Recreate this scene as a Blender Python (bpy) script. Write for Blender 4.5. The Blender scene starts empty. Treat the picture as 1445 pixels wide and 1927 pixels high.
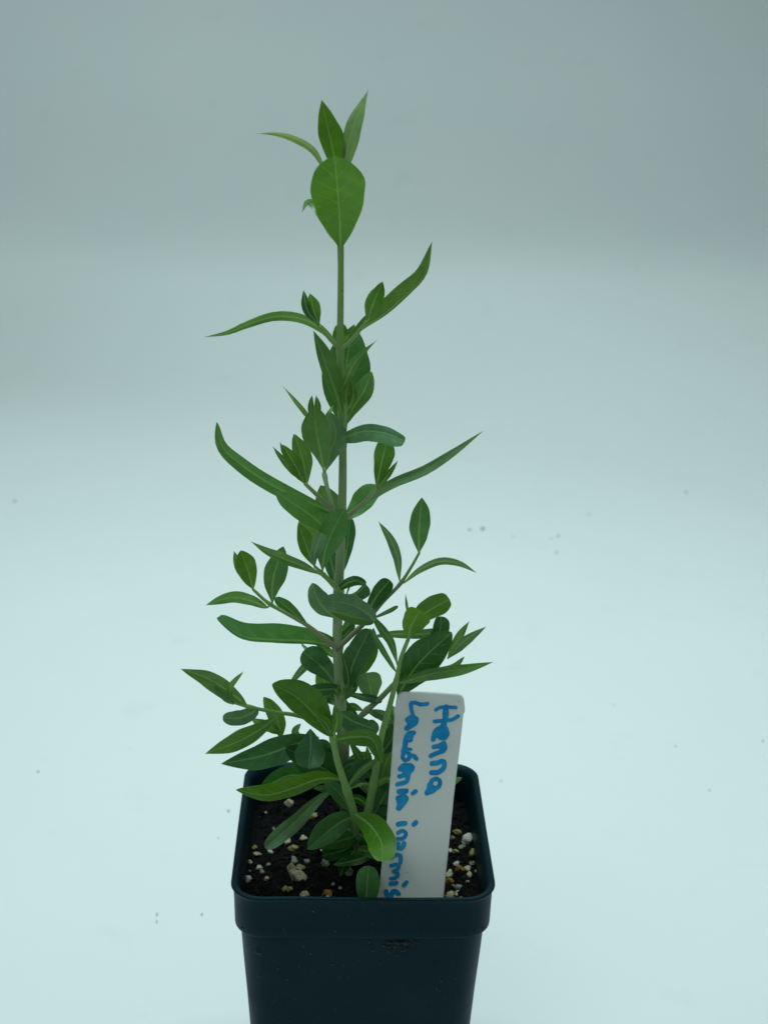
import bpy, math, random
from mathutils import Vector, Matrix
random.seed(7)
CM = 0.01
scene = bpy.context.scene
C = scene.collection

# ------------------------------------------------------------ camera
F_PX, CAM = 2793.1, Vector((0.513, -46.463, 38.496))       # centimetres
PITCH, ROLL = math.radians(20.471), math.radians(1.35)
fw = Vector((0, math.cos(PITCH), -math.sin(PITCH)))
rt0 = Vector((1, 0, 0)); up0 = rt0.cross(fw)
rt = math.cos(ROLL)*rt0 + math.sin(ROLL)*up0
up = -math.sin(ROLL)*rt0 + math.cos(ROLL)*up0
cd = bpy.data.cameras.new('camera'); cam = bpy.data.objects.new('camera', cd); C.objects.link(cam)
cd.sensor_fit = 'HORIZONTAL'; cd.sensor_width = 36; cd.lens = 36*F_PX/1445
cd.clip_start = 0.02; cd.clip_end = 50
M3 = Matrix((rt, up, -fw)).transposed()
cam.matrix_world = Matrix.Translation(CAM*CM) @ M3.to_4x4()
cd.dof.use_dof = True; cd.dof.focus_distance = 0.495; cd.dof.aperture_fstop = 26
scene.camera = cam

# ------------------------------------------------------------ light
w = bpy.data.worlds.new('World'); scene.world = w; w.use_nodes = True
w.node_tree.nodes['Background'].inputs[0].default_value = (0.72, 1.0, 1.0, 1)
w.node_tree.nodes['Background'].inputs[1].default_value = 0.15
def area(name, loc, target, size, size_y, power, col, spread):
    l = bpy.data.lights.new(name, 'AREA'); l.shape = 'RECTANGLE'; l.size = size; l.size_y = size_y
    l.energy = power; l.color = col; l.spread = math.radians(spread)
    o = bpy.data.objects.new(name, l); C.objects.link(o); o.location = loc
    o.rotation_euler = (Vector(target)-Vector(loc)).to_track_quat('-Z', 'Y').to_euler()
    return o
area('overhead_lamp', (0.0, 0.35, 1.60), (0, 0.29, -0.03), 1.1, 0.8, 5.15, (0.765, 1.0, 0.985), 82)
area('front_fill', (-0.25, -0.60, 0.95), (0, 0.0, 0.16), 0.5, 0.4, 0.24, (0.80, 1.0, 0.97), 70)  # added weak fill with no known source, brightens the tag and plant front
scene.view_settings.view_transform = 'Standard'; scene.view_settings.look = 'None'
scene.view_settings.exposure = 0.06; scene.view_settings.gamma = 1

# ------------------------------------------------------------ helpers
def ray(u, v):
    return (fw + rt*((u-722.5)/F_PX) - up*((v-963.5)/F_PX))
def at(u, v, y):                        # point (cm) seen at photo pixel (u,v) lying on the vertical plane Y = y
    d = ray(u, v); return CAM + d*((y-CAM.y)/d.y)
def at_z(u, v, z):
    d = ray(u, v); return CAM + d*((z-CAM.z)/d.z)
def proj(p):
    d = p-CAM; z = d.dot(fw); return (722.5+F_PX*d.dot(rt)/z, 963.5-F_PX*d.dot(up)/z)

def mesh(name, verts, faces, mat, parent=None, origin=None, smooth=True):
    me = bpy.data.meshes.new(name)
    o0 = Vector(origin) if origin is not None else Vector((0, 0, 0))
    me.from_pydata([((Vector(v)-o0)*CM)[:] for v in verts], [], faces); me.update()
    if mat: me.materials.append(mat)
    if smooth: me.polygons.foreach_set('use_smooth', [True]*len(me.polygons))
    o = bpy.data.objects.new(name, me); C.objects.link(o)
    if parent is not None:
        o.parent = parent; o.location = (o0 - Vector(parent.get('_o', (0, 0, 0))))*CM
    else: o.location = o0*CM
    o['_o'] = o0[:]
    return o
def tag(o, label=None, cat=None, group=None, kind=None):
    if label: o['label'] = label
    if cat: o['category'] = cat
    if group: o['group'] = group
    if kind: o['kind'] = kind
    return o
def empty(name, loc):
    o = bpy.data.objects.new(name, None); C.objects.link(o); o.location = Vector(loc)*CM
    o['_o'] = tuple(loc); o.empty_display_size = 0.01
    return o
def spline(pts, n):                     # Catmull-Rom, n samples
    P = [Vector(p) for p in pts]
    if len(P) == 2: P = [P[0], (P[0]+P[1])/2, P[1]]
    P = [P[0]*2-P[1]] + P + [P[-1]*2-P[-2]]
    L = [0]
    for i in range(1, len(P)-2): L.append(L[-1]+(P[i+1]-P[i]).length)
    out = []
    for k in range(n):
        s = L[-1]*k/(n-1); i = 0
        while i < len(L)-2 and L[i+1] < s: i += 1
        t = (s-L[i])/max(1e-9, L[i+1]-L[i])
        a, b, c, d = P[i], P[i+1], P[i+2], P[i+3]
        out.append(0.5*((2*b)+(c-a)*t+(2*a-5*b+4*c-d)*t*t+(3*b-a-3*c+d)*t**3))
    return out

# ------------------------------------------------------------ materials
class NT:
    def __init__(s, name):
        s.m = bpy.data.materials.new(name); s.m.use_nodes = True; s.t = s.m.node_tree
        s.p = s.t.nodes['Principled BSDF']; s.out = s.t.nodes['Material Output']
    def n(s, typ, **kw):
        nd = s.t.nodes.new(typ)
        for k, v in kw.items():
            if k.startswith('_'): setattr(nd, k[1:], v)
            else: nd.inputs[k.replace('__', ' ')].default_value = v
        return nd
    def l(s, a, b): s.t.links.new(a, b)
    def noise(s, scale, detail=3, coord=None, rough=.5):
        nd = s.n('ShaderNodeTexNoise', Scale=scale, Detail=detail, Roughness=rough)
        if coord is None:
            if not hasattr(s, 'tc'): s.tc = s.n('ShaderNodeTexCoord')
            coord = s.tc.outputs['Object']
        s.l(coord, nd.inputs['Vector']); return nd.outputs[0]
    def ramp(s, fac, stops):
        r = s.n('ShaderNodeValToRGB'); e = r.color_ramp.elements
        while len(e) < len(stops): e.new(.5)
        for el, (p, c) in zip(e, stops):
            el.position = p; el.color = (*c, 1) if not isinstance(c, (int, float)) else (c, c, c, 1)
        s.l(fac, r.inputs[0]); return r.outputs[0]
    def mix(s, fac, a, b, mode='MIX'):
        m = s.n('ShaderNodeMix', _data_type='RGBA', _blend_type=mode)
        for sock, v in ((m.inputs[0], fac), (m.inputs[6], a), (m.inputs[7], b)):
            if hasattr(v, 'links'): s.l(v, sock)
            elif isinstance(v, (int, float)): sock.default_value = v
            else: sock.default_value = (*v, 1)
        return m.outputs[2]
    def math(s, op, a, b=None, clamp=False):
        m = s.n('ShaderNodeMath', _operation=op, _use_clamp=clamp)
        for i, v in enumerate((a, b)):
            if v is None: continue
            if hasattr(v, 'links'): s.l(v, m.inputs[i])
            else: m.inputs[i].default_value = v
        return m.outputs[0]
    def attr(s, name): return s.n('ShaderNodeAttribute', _attribute_name=name)
    def bump(s, h, strength, dist):
        b = s.n('ShaderNodeBump', Strength=strength, Distance=dist); s.l(h, b.inputs['Height'])
        s.l(b.outputs[0], s.p.inputs['Normal']); return b

def leaf_material():
    k = NT('leaf_green')
    oi = k.n('ShaderNodeObjectInfo'); col = oi.outputs['Color']
    rib, edge, tt, xs = (k.attr(a).outputs['Fac'] for a in ('rib_mm', 'edge_mm', 'along', 'across'))
    blot = k.noise(330, 5, None, .65)
    col = k.mix(k.math('MULTIPLY', k.ramp(blot, [(.38, 0), (.66, 1)]), .55), col, k.mix(1.0, col, (1.55, 1.3, 1.15), 'MULTIPLY'))
    big = k.noise(70, 2)
    col = k.mix(k.math('MULTIPLY', k.ramp(big, [(.38, 0), (.62, 1)]), .5), col, k.mix(1.0, col, (.55, .72, .8), 'MULTIPLY'))
    pale = k.mix(0.75, k.mix(1.0, col, (2.6, 1.9, 1.9), 'MULTIPLY'), (.22, .36, .16))
    # side veins
    q = k.math('SUBTRACT', k.math('ADD', tt, k.math('MULTIPLY', k.noise(90, 1), .05)), k.math('MULTIPLY', k.math('POWER', xs, .8), .17))
    fr = k.math('FRACT', k.math('MULTIPLY', q, 7.0))
    d = k.math('ABSOLUTE', k.math('SUBTRACT', fr, .5))
    vein = k.math('MULTIPLY', k.math('SUBTRACT', 1.0, k.math('DIVIDE', d, .055), True), k.math('SUBTRACT', 1.0, xs, True))
    ribw = k.math('SUBTRACT', .52, k.math('MULTIPLY', tt, .34))
    ribm = k.math('DIVIDE', k.math('SUBTRACT', ribw, rib), .12, True)
    edm = k.math('DIVIDE', k.math('SUBTRACT', .16, edge), .12, True)
    c2 = k.mix(k.math('MULTIPLY', vein, .62), col, pale)
    c3 = k.mix(k.math('MULTIPLY', edm, .38), c2, pale)
    c4 = k.mix(k.math('MULTIPLY', ribm, .75), c3, pale)
    k.l(c4, k.p.inputs['Base Color']); k.l(k.ramp(k.noise(120, 3), [(.35, .30), (.65, .52)]), k.p.inputs['Roughness'])
    k.p.inputs['Specular IOR Level'].default_value = .42
    h = k.math('ADD', k.math('MULTIPLY', k.noise(700, 2), .25), k.math('SUBTRACT', 0, k.math('ADD', k.math('MULTIPLY', vein, .5), ribm)))
    k.bump(h, .6, .0004)
    tr = k.n('ShaderNodeBsdfTranslucent')
    k.l(k.mix(1.0, c4, (1.5, 1.5, .55), 'MULTIPLY'), tr.inputs[0])
    mx = k.n('ShaderNodeMixShader'); mx.inputs[0].default_value = .30
    k.l(k.p.outputs[0], mx.inputs[1]); k.l(tr.outputs[0], mx.inputs[2]); k.l(mx.outputs[0], k.out.inputs[0])
    return k.m
def stem_material():
    k = NT('stem_bark')
    col = k.attr('tint').outputs['Color']
    n = k.noise(300, 3); ridge = k.attr('ridge').outputs['Fac']
    c = k.mix(k.math('MULTIPLY', n, .35), col, k.mix(1.0, col, (.62, .6, .55), 'MULTIPLY'))
    c = k.mix(k.math('MULTIPLY', ridge, .45), c, (.25, .34, .22))
    sp = k.ramp(k.noise(900, 2), [(.66, 0), (.72, 1)])
    c = k.mix(k.math('MULTIPLY', sp, .4), c, (.05, .05, .02))
    k.l(c, k.p.inputs['Base Color']); k.p.inputs['Roughness'].default_value = .55
    k.bump(n, .3, .0003); return k.m
def plastic(name, dust=True):
    k = NT(name)
    base = k.ramp(k.noise(35, 4), [(.3, (.002, .012, .017)), (.7, (.0035, .016, .021))])
    if dust:
        sp = k.ramp(k.noise(1100, 2), [(.72, 0), (.77, 1)])
        base = k.mix(k.math('MULTIPLY', sp, .35), base, (.10, .13, .13))
        mp = k.n('ShaderNodeMapping'); mp.inputs['Scale'].default_value = (1, 1, .12)
        k.noise(1); k.l(k.tc.outputs['Object'], mp.inputs[0])
        st = k.ramp(k.noise(160, 3, mp.outputs[0]), [(.58, 0), (.75, 1)])
        base = k.mix(k.math('MULTIPLY', st, .25), base, (.008, .016, .022))
    k.l(base, k.p.inputs['Base Color'])
    r = k.ramp(k.noise(55, 4), [(.3, .40), (.75, .58)])
    k.l(r, k.p.inputs['Roughness']); k.p.inputs['Specular IOR Level'].default_value = .20; k.p.inputs['Specular Tint'].default_value = (.35, .75, 1, 1)
    k.bump(k.math('ADD', k.noise(900, 3), k.math('MULTIPLY', k.noise(120, 2), .6)), .18, .0003)
    return k.m
def simple(name, stops, scale, rough, bscale=None, bs=.5, bd=.0005, spec=.5):
    k = NT(name); k.l(k.ramp(k.noise(scale, 5), stops), k.p.inputs['Base Color'])
    k.p.inputs['Roughness'].default_value = rough; k.p.inputs['Specular IOR Level'].default_value = spec
    if bscale: k.bump(k.noise(bscale, 4), bs, bd)
    return k.m
def backdrop_material():
    k = NT('white_backdrop')
    c = k.ramp(k.noise(5, 5, None, .6), [(.3, (.78, .795, .80)), (.7, (.81, .815, .81))])
    sm = k.ramp(k.noise(26, 5, None, .62), [(.60, 0), (.78, 1)])
    c = k.mix(k.math('MULTIPLY', sm, .2), c, (.60, .64, .60))
    k.l(c, k.p.inputs['Base Color']); k.p.inputs['Roughness'].default_value = .6
    k.p.inputs['Specular IOR Level'].default_value = .25
    k.bump(k.noise(14, 3), .12, .002); return k.m
M_leaf = leaf_material(); M_stem = stem_material(); M_back = backdrop_material()
M_pot = plastic('dark_pot_plastic'); M_potin = plastic('dark_pot_inside', False)
M_soil = simple('dark_potting_soil', [(.35, (.0012, .0012, .0014)), (.6, (.003, .0025, .0025)), (.8, (.012, .010, .008))], 420, .85, 600, 1, .0012, .12)
M_chip = simple('bark_chip', [(.3, (.0015, .0013, .0012)), (.7, (.014, .010, .007))], 300, .8, 500, .6, .0006, .12)
M_fibre = simple('root_fibre', [(.3, (.010, .008, .006)), (.7, (.05, .04, .028))], 300, .8)
M_label = simple('white_label_plastic', [(.3, (.79, .77, .75)), (.7, (.83, .81, .79))], 30, .38, 500, .06, .0002)
def _stain(m, sc, lo, hi, col, amt):
    t = m.node_tree; p = t.nodes['Principled BSDF']; src = p.inputs['Base Color'].links[0].from_socket
    tc = t.nodes.new('ShaderNodeTexCoord'); nz = t.nodes.new('ShaderNodeTexNoise'); nz.inputs['Scale'].default_value = sc; nz.inputs['Detail'].default_value = 4
    rp_ = t.nodes.new('ShaderNodeValToRGB'); rp_.color_ramp.elements[0].position = lo; rp_.color_ramp.elements[1].position = hi
    rp_.color_ramp.elements[1].color = (amt, amt, amt, 1); mx = t.nodes.new('ShaderNodeMix'); mx.data_type = 'RGBA'; mx.inputs[7].default_value = (*col, 1)
    t.links.new(tc.outputs['Object'], nz.inputs['Vector']); t.links.new(nz.outputs[0], rp_.inputs[0]); t.links.new(rp_.outputs[0], mx.inputs[0])
    t.links.new(src, mx.inputs[6]); t.links.new(mx.outputs[2], p.inputs['Base Color'])
_stain(M_label, 500, .71, .74, (.12, .10, .08), .8); _stain(M_label, 60, .55, .75, (.60, .58, .52), .5)
_stain(M_pot, 420, .67, .72, (.04, .05, .05), .28)
M_ink = simple('blue_marker_ink', [(.35, (.002, .23, .56)), (.7, (.010, .36, .72))], 260, .35)
M_dirt = simple('dry_dirt', [(.3, (.02, .016, .012)), (.7, (.16, .13, .09))], 600, .85)
M_speck = simple('backdrop_dirt', [(.3, (.32, .33, .30)), (.7, (.50, .51, .47))], 600, .85)
PER = {'c': (.50, .44, .27), 'w': (.62, .58, .50), 'y': (.34, .32, .11), 'a': (.30, .16, .03), 'g': (.28, .29, .22), 't': (.36, .30, .17)}
M_per = {k_: simple('perlite_'+n_, [(.3, tuple(x*.45 for x in PER[k_])), (.65, tuple(x*.85 for x in PER[k_]))], 420, .8, 900, .7, .0006, .3)
         for k_, n_ in (('c', 'cream'), ('w', 'white'), ('y', 'yellow'), ('a', 'amber'), ('g', 'grey'), ('t', 'tan'))}

# ------------------------------------------------------------ backdrop sweep (floor curving up into a wall)
prof = spline([(y, z, 0) for y, z in ((-120, -3.5), (-60, -3.5), (-20, -3.5), (20, -3.5), (50, -3.5), (70, -3.5), (78, -3.15), (82.5, -1.2), (87, 2.9), (91.5, 7.1), (95.5, 11.0), (97.0, 15), (98.0, 20), (99.2, 26), (102, 34), (106, 44), (112, 62), (116, 90))], 130)
xs_ = [-150+6*i for i in range(51)]
V = []
for p in prof:
    wgt = min(1, max(0, (p.x-40)/60))
    for x in xs_:
        und = wgt*(1.2*math.sin(x*.045+1.0)+.5*math.sin(x*.13+p.y*.05))
        up_ = min(1, max(0, (p.y+3)/13)); xx = max(-45, min(45, x))
        V.append((x, p.x + xx*(-.13*(1-up_)+.12*up_)*wgt + und*.6, p.y))
nx = len(xs_)
Fc = [(j*nx+i, j*nx+i+1, (j+1)*nx+i+1, (j+1)*nx+i) for j in range(len(prof)-1) for i in range(nx-1)]
tag(mesh('ground', V, Fc, M_back), 'white sweep backdrop, floor curving up behind the plant', kind='structure')

# ------------------------------------------------------------ pot
PROT = math.radians(1.76)
def rsq(a, r, z, n=10):
    out = []
    for k, (sx, sy) in enumerate([(1, 1), (-1, 1), (-1, -1), (1, -1)]):
        for i in range(n+1):
            t = math.pi/2*(k+i/n)
            x, y = sx*(a-r)+r*math.cos(t), sy*(a-r)+r*math.sin(t)
            out.append((x, y))
        # straight run gets intermediate points so that bends can be soft
        nx_, ny_ = [(1, 1), (-1, 1), (-1, -1), (1, -1)][(k+1) % 4]
        t = math.pi/2*(k+1)
        ex, ey = nx_*(a-r)+r*math.cos(t), ny_*(a-r)+r*math.sin(t)
        x0, y0 = out[-1]
        for j in range(1, 10): out.append((x0+(ex-x0)*j/10, y0+(ey-y0)*j/10))
    c, s = math.cos(PROT), math.sin(PROT)
    res = []
    for x, y in out:
        # sides bow very slightly, as thin moulded plastic does
        zz = z + .02*math.sin(x*1.1+.5)*math.cos(y*.9)
        res.append((c*x-s*y, s*x+c*y, zz))
    return res
def loft(rings):
    n = len(rings[0]); V = [p for r in rings for p in r]
    return V, [(j*n+i, j*n+(i+1) % n, (j+1)*n+(i+1) % n, (j+1)*n+i) for j in range(len(rings)-1) for i in range(n)]
pot = tag(empty('plant_pot', (0, 0, -3.5)), 'square black plastic nursery pot with a deep rim band, filled with soil', 'pot')
# rim: inner bevel, lip, band, underside
R = [(4.10, .85, 7.0), (4.16, .88, 8.2), (4.22, .9, 8.72), (4.27, .93, 8.86), (4.335, .96, 8.95), (4.43, 1.0, 8.985), (4.475, 1.02, 8.985), (4.50, 1.03, 8.96), (4.50, 1.03, 8.91),
     (4.475, 1.03, 8.86), (4.44, 1.03, 8.83), (4.425, 1.03, 8.75), (4.41, 1.03, 8.3), (4.40, 1.03, 7.7), (4.395, 1.03, 7.42), (4.385, 1.03, 7.35), (4.35, 1.02, 7.315), (4.22, .99, 7.30)]
v_, f_ = loft([rsq(a, r, z) for a, r, z in R]); mesh('rim', v_, f_, M_pot, pot, origin=(0, 0, 8))
B = [(4.225, .98, 7.36), (4.205, .96, 7.2), (4.15, .95, 6.2), (4.02, .9, 4.3), (3.84, .82, 1.2), (3.62, .75, -2.6), (3.56, .72, -3.2), (3.50, .7, -3.44), (3.4, .6, -3.49)]
v_, f_ = loft([rsq(a, r, z) for a, r, z in B])
n0 = len(v_)//len(B); v_.append((0, 0, -3.4)); f_ += [((len(B)-1)*n0+i, (len(B)-1)*n0+(i+1) % n0, len(v_)-1) for i in range(n0)]
mesh('body', v_, f_, M_pot, pot, origin=(0, 0, 2))

# ------------------------------------------------------------ soil
SOIL = 7.62
def soil_z(x, y):
    return SOIL + .10*math.sin(x*1.3+.7)*math.cos(y*1.1) + .18*math.exp(-(x*x+y*y)/3) - .12*max(0, max(abs(x), abs(y))-3.6)
V = []; N = 150
rn = random.Random(3)
bl = [(rn.uniform(-4.1, 4.1), rn.uniform(-4.1, 4.1), rn.uniform(.05, .17), rn.uniform(.03, .13)) for _ in range(900)]
import collections
cell = collections.defaultdict(list)
for b in bl:
    for dx in (-1, 0, 1):
        for dy in (-1, 0, 1): cell[(math.floor(b[0]/.35)+dx, math.floor(b[1]/.35)+dy)].append(b)
for j in range(N):
    for i in range(N):
        x, y = -4.13+8.26*i/(N-1), -4.13+8.26*j/(N-1)
        z = soil_z(x, y)
        for bx, by, br, bh in cell[(math.floor(x/.35), math.floor(y/.35))]:
            d2 = ((x-bx)**2+(y-by)**2)/(br*br)
            if d2 < 1: z += bh*(1-d2)**.7
        z += rn.uniform(-.018, .018)
        c, s = math.cos(PROT), math.sin(PROT)
        V.append((c*x-s*y, s*x+c*y, z))
Fc = [(j*N+i, j*N+i+1, (j+1)*N+i+1, (j+1)*N+i) for j in range(N-1) for i in range(N-1)]
# bark chips and root fibres are mixed into the same soil
def chip(V, Fc, p, L, W, T, rng):
    a = rng.uniform(0, math.pi); t = rng.uniform(-.5, .5)
    ax = Vector((math.cos(a), math.sin(a), t)).normalized(); bx = Vector((-math.sin(a), math.cos(a), rng.uniform(-.4, .4))).normalized(); cx = ax.cross(bx)
    b = len(V)
    for sx, sy, sz in ((-1, -1, -1), (1, -.7, -1), (1.1, .8, -1), (-.9, 1, -1), (-1, -.9, 1), (.9, -.8, 1), (1, .7, 1), (-1, .9, 1)):
        V.append(tuple(Vector(p)+ax*sx*L*rng.uniform(.7, 1)+bx*sy*W*rng.uniform(.7, 1)+cx*sz*T))
    for f in ((0, 3, 2, 1), (4, 5, 6, 7), (0, 1, 5, 4), (1, 2, 6, 5), (2, 3, 7, 6), (3, 0, 4, 7)): Fc.append(tuple(b+k for k in f))
nsoil = len(Fc)
for _ in range(520):
    x, y = rn.uniform(-3.95, 3.95), rn.uniform(-3.95, 3.95)
    chip(V, Fc, (x, y, soil_z(x, y)+rn.uniform(.02, .09)), rn.uniform(.04, .2), rn.uniform(.015, .05), .015, rn)
nfib = len(Fc)
for _ in range(60):
    x, y = rn.uniform(-3.8, 3.8), rn.uniform(-3.8, 3.8)
    chip(V, Fc, (x, y, soil_z(x, y)+rn.uniform(.06, .13)), rn.uniform(.1, .4), .008, .008, rn)
so = mesh('soil', V, Fc, M_soil, smooth=False)
so.data.materials.append(M_chip); so.data.materials.append(M_fibre)
for i_, p in enumerate(so.data.polygons):
    if i_ >= nsoil: p.material_index = 2 if i_ >= nfib else 1
tag(so, 'dark peaty potting soil with bark bits filling the pot', kind='stuff')

# ------------------------------------------------------------ perlite
def lump(c, rx, ry, rz, rng, seg=12, rings=8, rough=.28, ang=0):
    ph = [rng.uniform(0, 6.28) for _ in range(8)]
    V = []; Fc = []
    for j in range(rings+1):
        th = math.pi*j/rings
        for i in range(seg):
            a = 2*math.pi*i/seg
            d = Vector((math.sin(th)*math.cos(a), math.sin(th)*math.sin(a), math.cos(th)))
            s = 1+rough*(math.sin(2.1*d.x+3*d.y+ph[0])*.5+math.sin(4*d.z+2*d.x+ph[1])*.35+math.sin(5*d.y-4*d.z+ph[2])*.3+math.sin(7*d.x+ph[3])*.15)
            x, y, z = d.x*rx*s, d.y*ry*s, d.z*rz*s
            V.append((c[0]+x*math.cos(ang)-y*math.sin(ang), c[1]+x*math.sin(ang)+y*math.cos(ang), c[2]+z))
    for j in range(rings):
        for i in range(seg): Fc.append((j*seg+i, (j+1)*seg+i, (j+1)*seg+(i+1) % seg, j*seg+(i+1) % seg))
    return V, Fc
PL = [  # u, v, rx px, ry px, colour, angle, own label
 (545,1513,9,8,'c',0,'cream perlite lump alone at the back of the soil, left of the stem'),
 (590,1537,8,6,'y',.4,'small yellowish perlite grain behind the drooping grey-green leaf'),
 (538,1583,8,11,'c',.3,'oval cream perlite grain touching a yellow one below the drooping leaf tip'),
 (522,1586,9,6,'a',0,'brown grain tucked under the drooping grey-green leaf tip'),
 (553,1597,9,6,'y',0,'olive yellow grain touching the oval cream one'),
 (509,1604,5,6,'w',.5,'small white cube-like perlite grain below the drooping leaf tip'),
 (570,1579,7,5,'c',0,None),(479,1596,5,4,'y',0,None),(484,1608,8,4,'c',.2,None),(471,1624,4,6,'c',.3,None),
 (487,1634,6,4,'w',0,None),(493,1642,5,5,'g',0,None),(466,1657,8,7,'w',.3,'pinkish white three-lobed perlite lump in the front left corner of the soil'),
 (502,1654,5,4,'c',.6,None),(505,1628,5,3,'g',.3,None),(553,1622,7,8,'g',0,None),(549,1637,9,10,'t',0,None),(565,1634,9,6,'t',.2,None),
 (578,1622,6,5,'g',0,None),(561,1652,14,15,'c',.6,'largest cream perlite chunk on the soil, front left of the plant'),
 (546,1674,6,5,'y',0,None),(536,1673,5,5,'y',0,None),
 (612,1627,8,8,'g',0,'grey round perlite lump under the lowest front leaves'),(573,1686,9,7,'c',.2,'cream perlite lump against the front rim, left of the amber bead'),
 (617,1684,10,9,'a',0,'round amber bead against the front rim of the pot'),(615,1693,7,6,'w',.2,'white perlite flake lying in front of the amber bead'),
 (523,1691,5,3,'w',0,None),(655,1643,9,8,'g',.4,None),(680,1556,4,6,'c',0,None),(604,1601,3,2,'w',0,None),(627,1665,4,3,'g',0,None),
 (470,1640,3,2,'g',0,None),(598,1574,3,2,'c',0,None),(500,1530,3,3,'g',0,None),(515,1560,3,4,'g',0,None),(640,1672,4,3,'g',0,None),
 (861,1567,9,5,'y',-.2,'yellowish flat grain behind the big white perlite lump'),(879,1581,11,11,'w',0,'biggest white perlite lump right of the white tag'),
 (890,1605,6,12,'y',-.3,'long yellowish perlite grain near the right wall of the pot'),(847,1602,4,7,'w',0,None),(858,1604,6,5,'y',0,None),
 (869,1595,7,4,'g',0,None),(859,1626,6,5,'w',0,None),(865,1638,8,8,'a',0,'amber bead among grains right of the white tag'),
 (879,1636,7,6,'c',0,None),(883,1647,5,7,'c',0,None),(888,1626,6,4,'g',0,None),(845,1646,6,9,'c',-.3,None),
 (846,1661,9,8,'a',0,'brown amber bead beside the lower right edge of the white tag'),(862,1670,9,6,'g',-.3,None),(847,1685,10,7,'c',.3,'cream perlite lump in the front right corner beside the tag'),
 (861,1683,6,6,'c',0,None),(852,1578,4,4,'g',0,None),(868,1691,5,3,'g',0,None),(880,1660,4,3,'g',0,None),(896,1640,3,3,'g',0,None)]
rp = random.Random(11)
for u, v, rx, ry, col, ang, lab in PL:
    p = at_z(u, v, SOIL+.12); p.z = soil_z(p.x, p.y)+.07
    s = (p-CAM).dot(fw)/F_PX
    # move so that the lump centre keeps its pixel
    q = at_z(u, v, p.z)
    vv, ff = lump((0, 0, 0), rx*s*.95, ry*s*1.15, min(rx, ry)*s*.95, rp, ang=ang, rough=.46 if rx > 5 else .35)
    name = 'fertiliser_bead' if col == 'a' else 'perlite_grain'
    o = mesh(name, vv, ff, M_per[col]); o.location = q*CM
    if lab is None:
        lab = 'small pale perlite grain on the dark soil left of the white tag' if u < 720 else 'small pale perlite grain on the dark soil right of the white tag'
        g = 'small perlite grains left of the tag' if u < 720 else 'small perlite grains right of the tag'
    else: g = 'perlite and beads on the soil'
    tag(o, lab, 'bead' if col == 'a' else 'perlite', g)

# ------------------------------------------------------------ plant
plant = tag(empty('shrub_seedling', (-.6, .3, SOIL)), 'upright green leafy young plant with many branches growing in the black pot', 'plant')
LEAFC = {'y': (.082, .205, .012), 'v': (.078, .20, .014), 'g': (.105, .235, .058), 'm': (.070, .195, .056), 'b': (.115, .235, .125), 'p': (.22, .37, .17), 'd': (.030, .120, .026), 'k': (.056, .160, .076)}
SC = {'green': (.27, .42, .12), 'bright': (.23, .42, .08), 'grey': (.36, .46, .22), 'brown': (.32, .27, .17), 'pale': (.46, .60, .32), 'dark': (.05, .045, .03)}
BR = {}
def tube(name, key, pts, r0, r1, c0, c1, parent, nodes=()):
    """pts: (u, v, y) photo pixel + depth; radii in px"""
    P3 = [at(*p) for p in pts]
    L = spline(P3, max(10, len(pts)*7)); n = 12; V = []; Fc = []; tint = []; ridge = []
    X = Vector((1, 0.25, 0))
    uv = spline([(p[0], p[1], p[2]) for p in pts], len(L))
    m = len(L)
    for j, p in enumerate(L):
        t = j/(m-1); d = (L[min(j+1, m-1)]-L[max(j-1, 0)]).normalized()
        a = (X-d*X.dot(d)).normalized(); b = d.cross(a)
        rr = (r0+(r1-r0)*t)*(p-CAM).dot(fw)/F_PX
        px = proj(p)
        for (nu, nv) in nodes:
            rr *= 1+.30*math.exp(-((px[0]-nu)**2+(px[1]-nv)**2)/60)
        for i in range(n):
            an = 2*math.pi*i/n; ri = max(0, math.cos(2*(an-.6)))**3
            V.append(tuple(p+(a*math.cos(an)+b*math.sin(an))*rr*(1+.10*ri)))
            tint.append([c0[k]+(c1[k]-c0[k])*t for k in range(3)]+[1]); ridge.append(ri)
    for j in range(m-1):
        for i in range(n): Fc.append((j*n+i, j*n+(i+1) % n, (j+1)*n+(i+1) % n, (j+1)*n+i))
    Fc.append(tuple((m-1)*n+i for i in range(n))); Fc.append(tuple(reversed(range(n))))
    o = mesh(name, V, Fc, M_stem, parent, origin=P3[0])
    at_ = o.data.attributes.new('tint', 'FLOAT_COLOR', 'POINT'); at_.data.foreach_set('color', [c for q in tint for c in q])
    ar = o.data.attributes.new('ridge', 'FLOAT', 'POINT'); ar.data.foreach_set('value', ridge)
    BR[key] = (o, [(proj(p), p.y) for p in spline(P3, 80)])
    return o
def near(key, u, v):
    best = min(BR[key][1], key=lambda q: (q[0][0]-u)**2+(q[0][1]-v)**2)
    return best, math.hypot(best[0][0]-u, best[0][1]-v)

S_nodes = [(640, 470), (640, 655), (644, 830), (645, 972), (640, 1110), (635, 1215), (638, 1300), (648, 1405)]
tube('main_stem', 'S', [(656,1625,.1),(651,1540,.15),(647,1430,.2),(640,1310,.25),(635,1200,.25),(638,1100,.2),(643,980,.15),(645,860,.1),(642,760,.05),(640,650,0),(641,560,0),(641,470,0),(638,380,.1),(636,320,.15)],
     12, 5, SC['dark'], SC['green'], plant, S_nodes)
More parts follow.
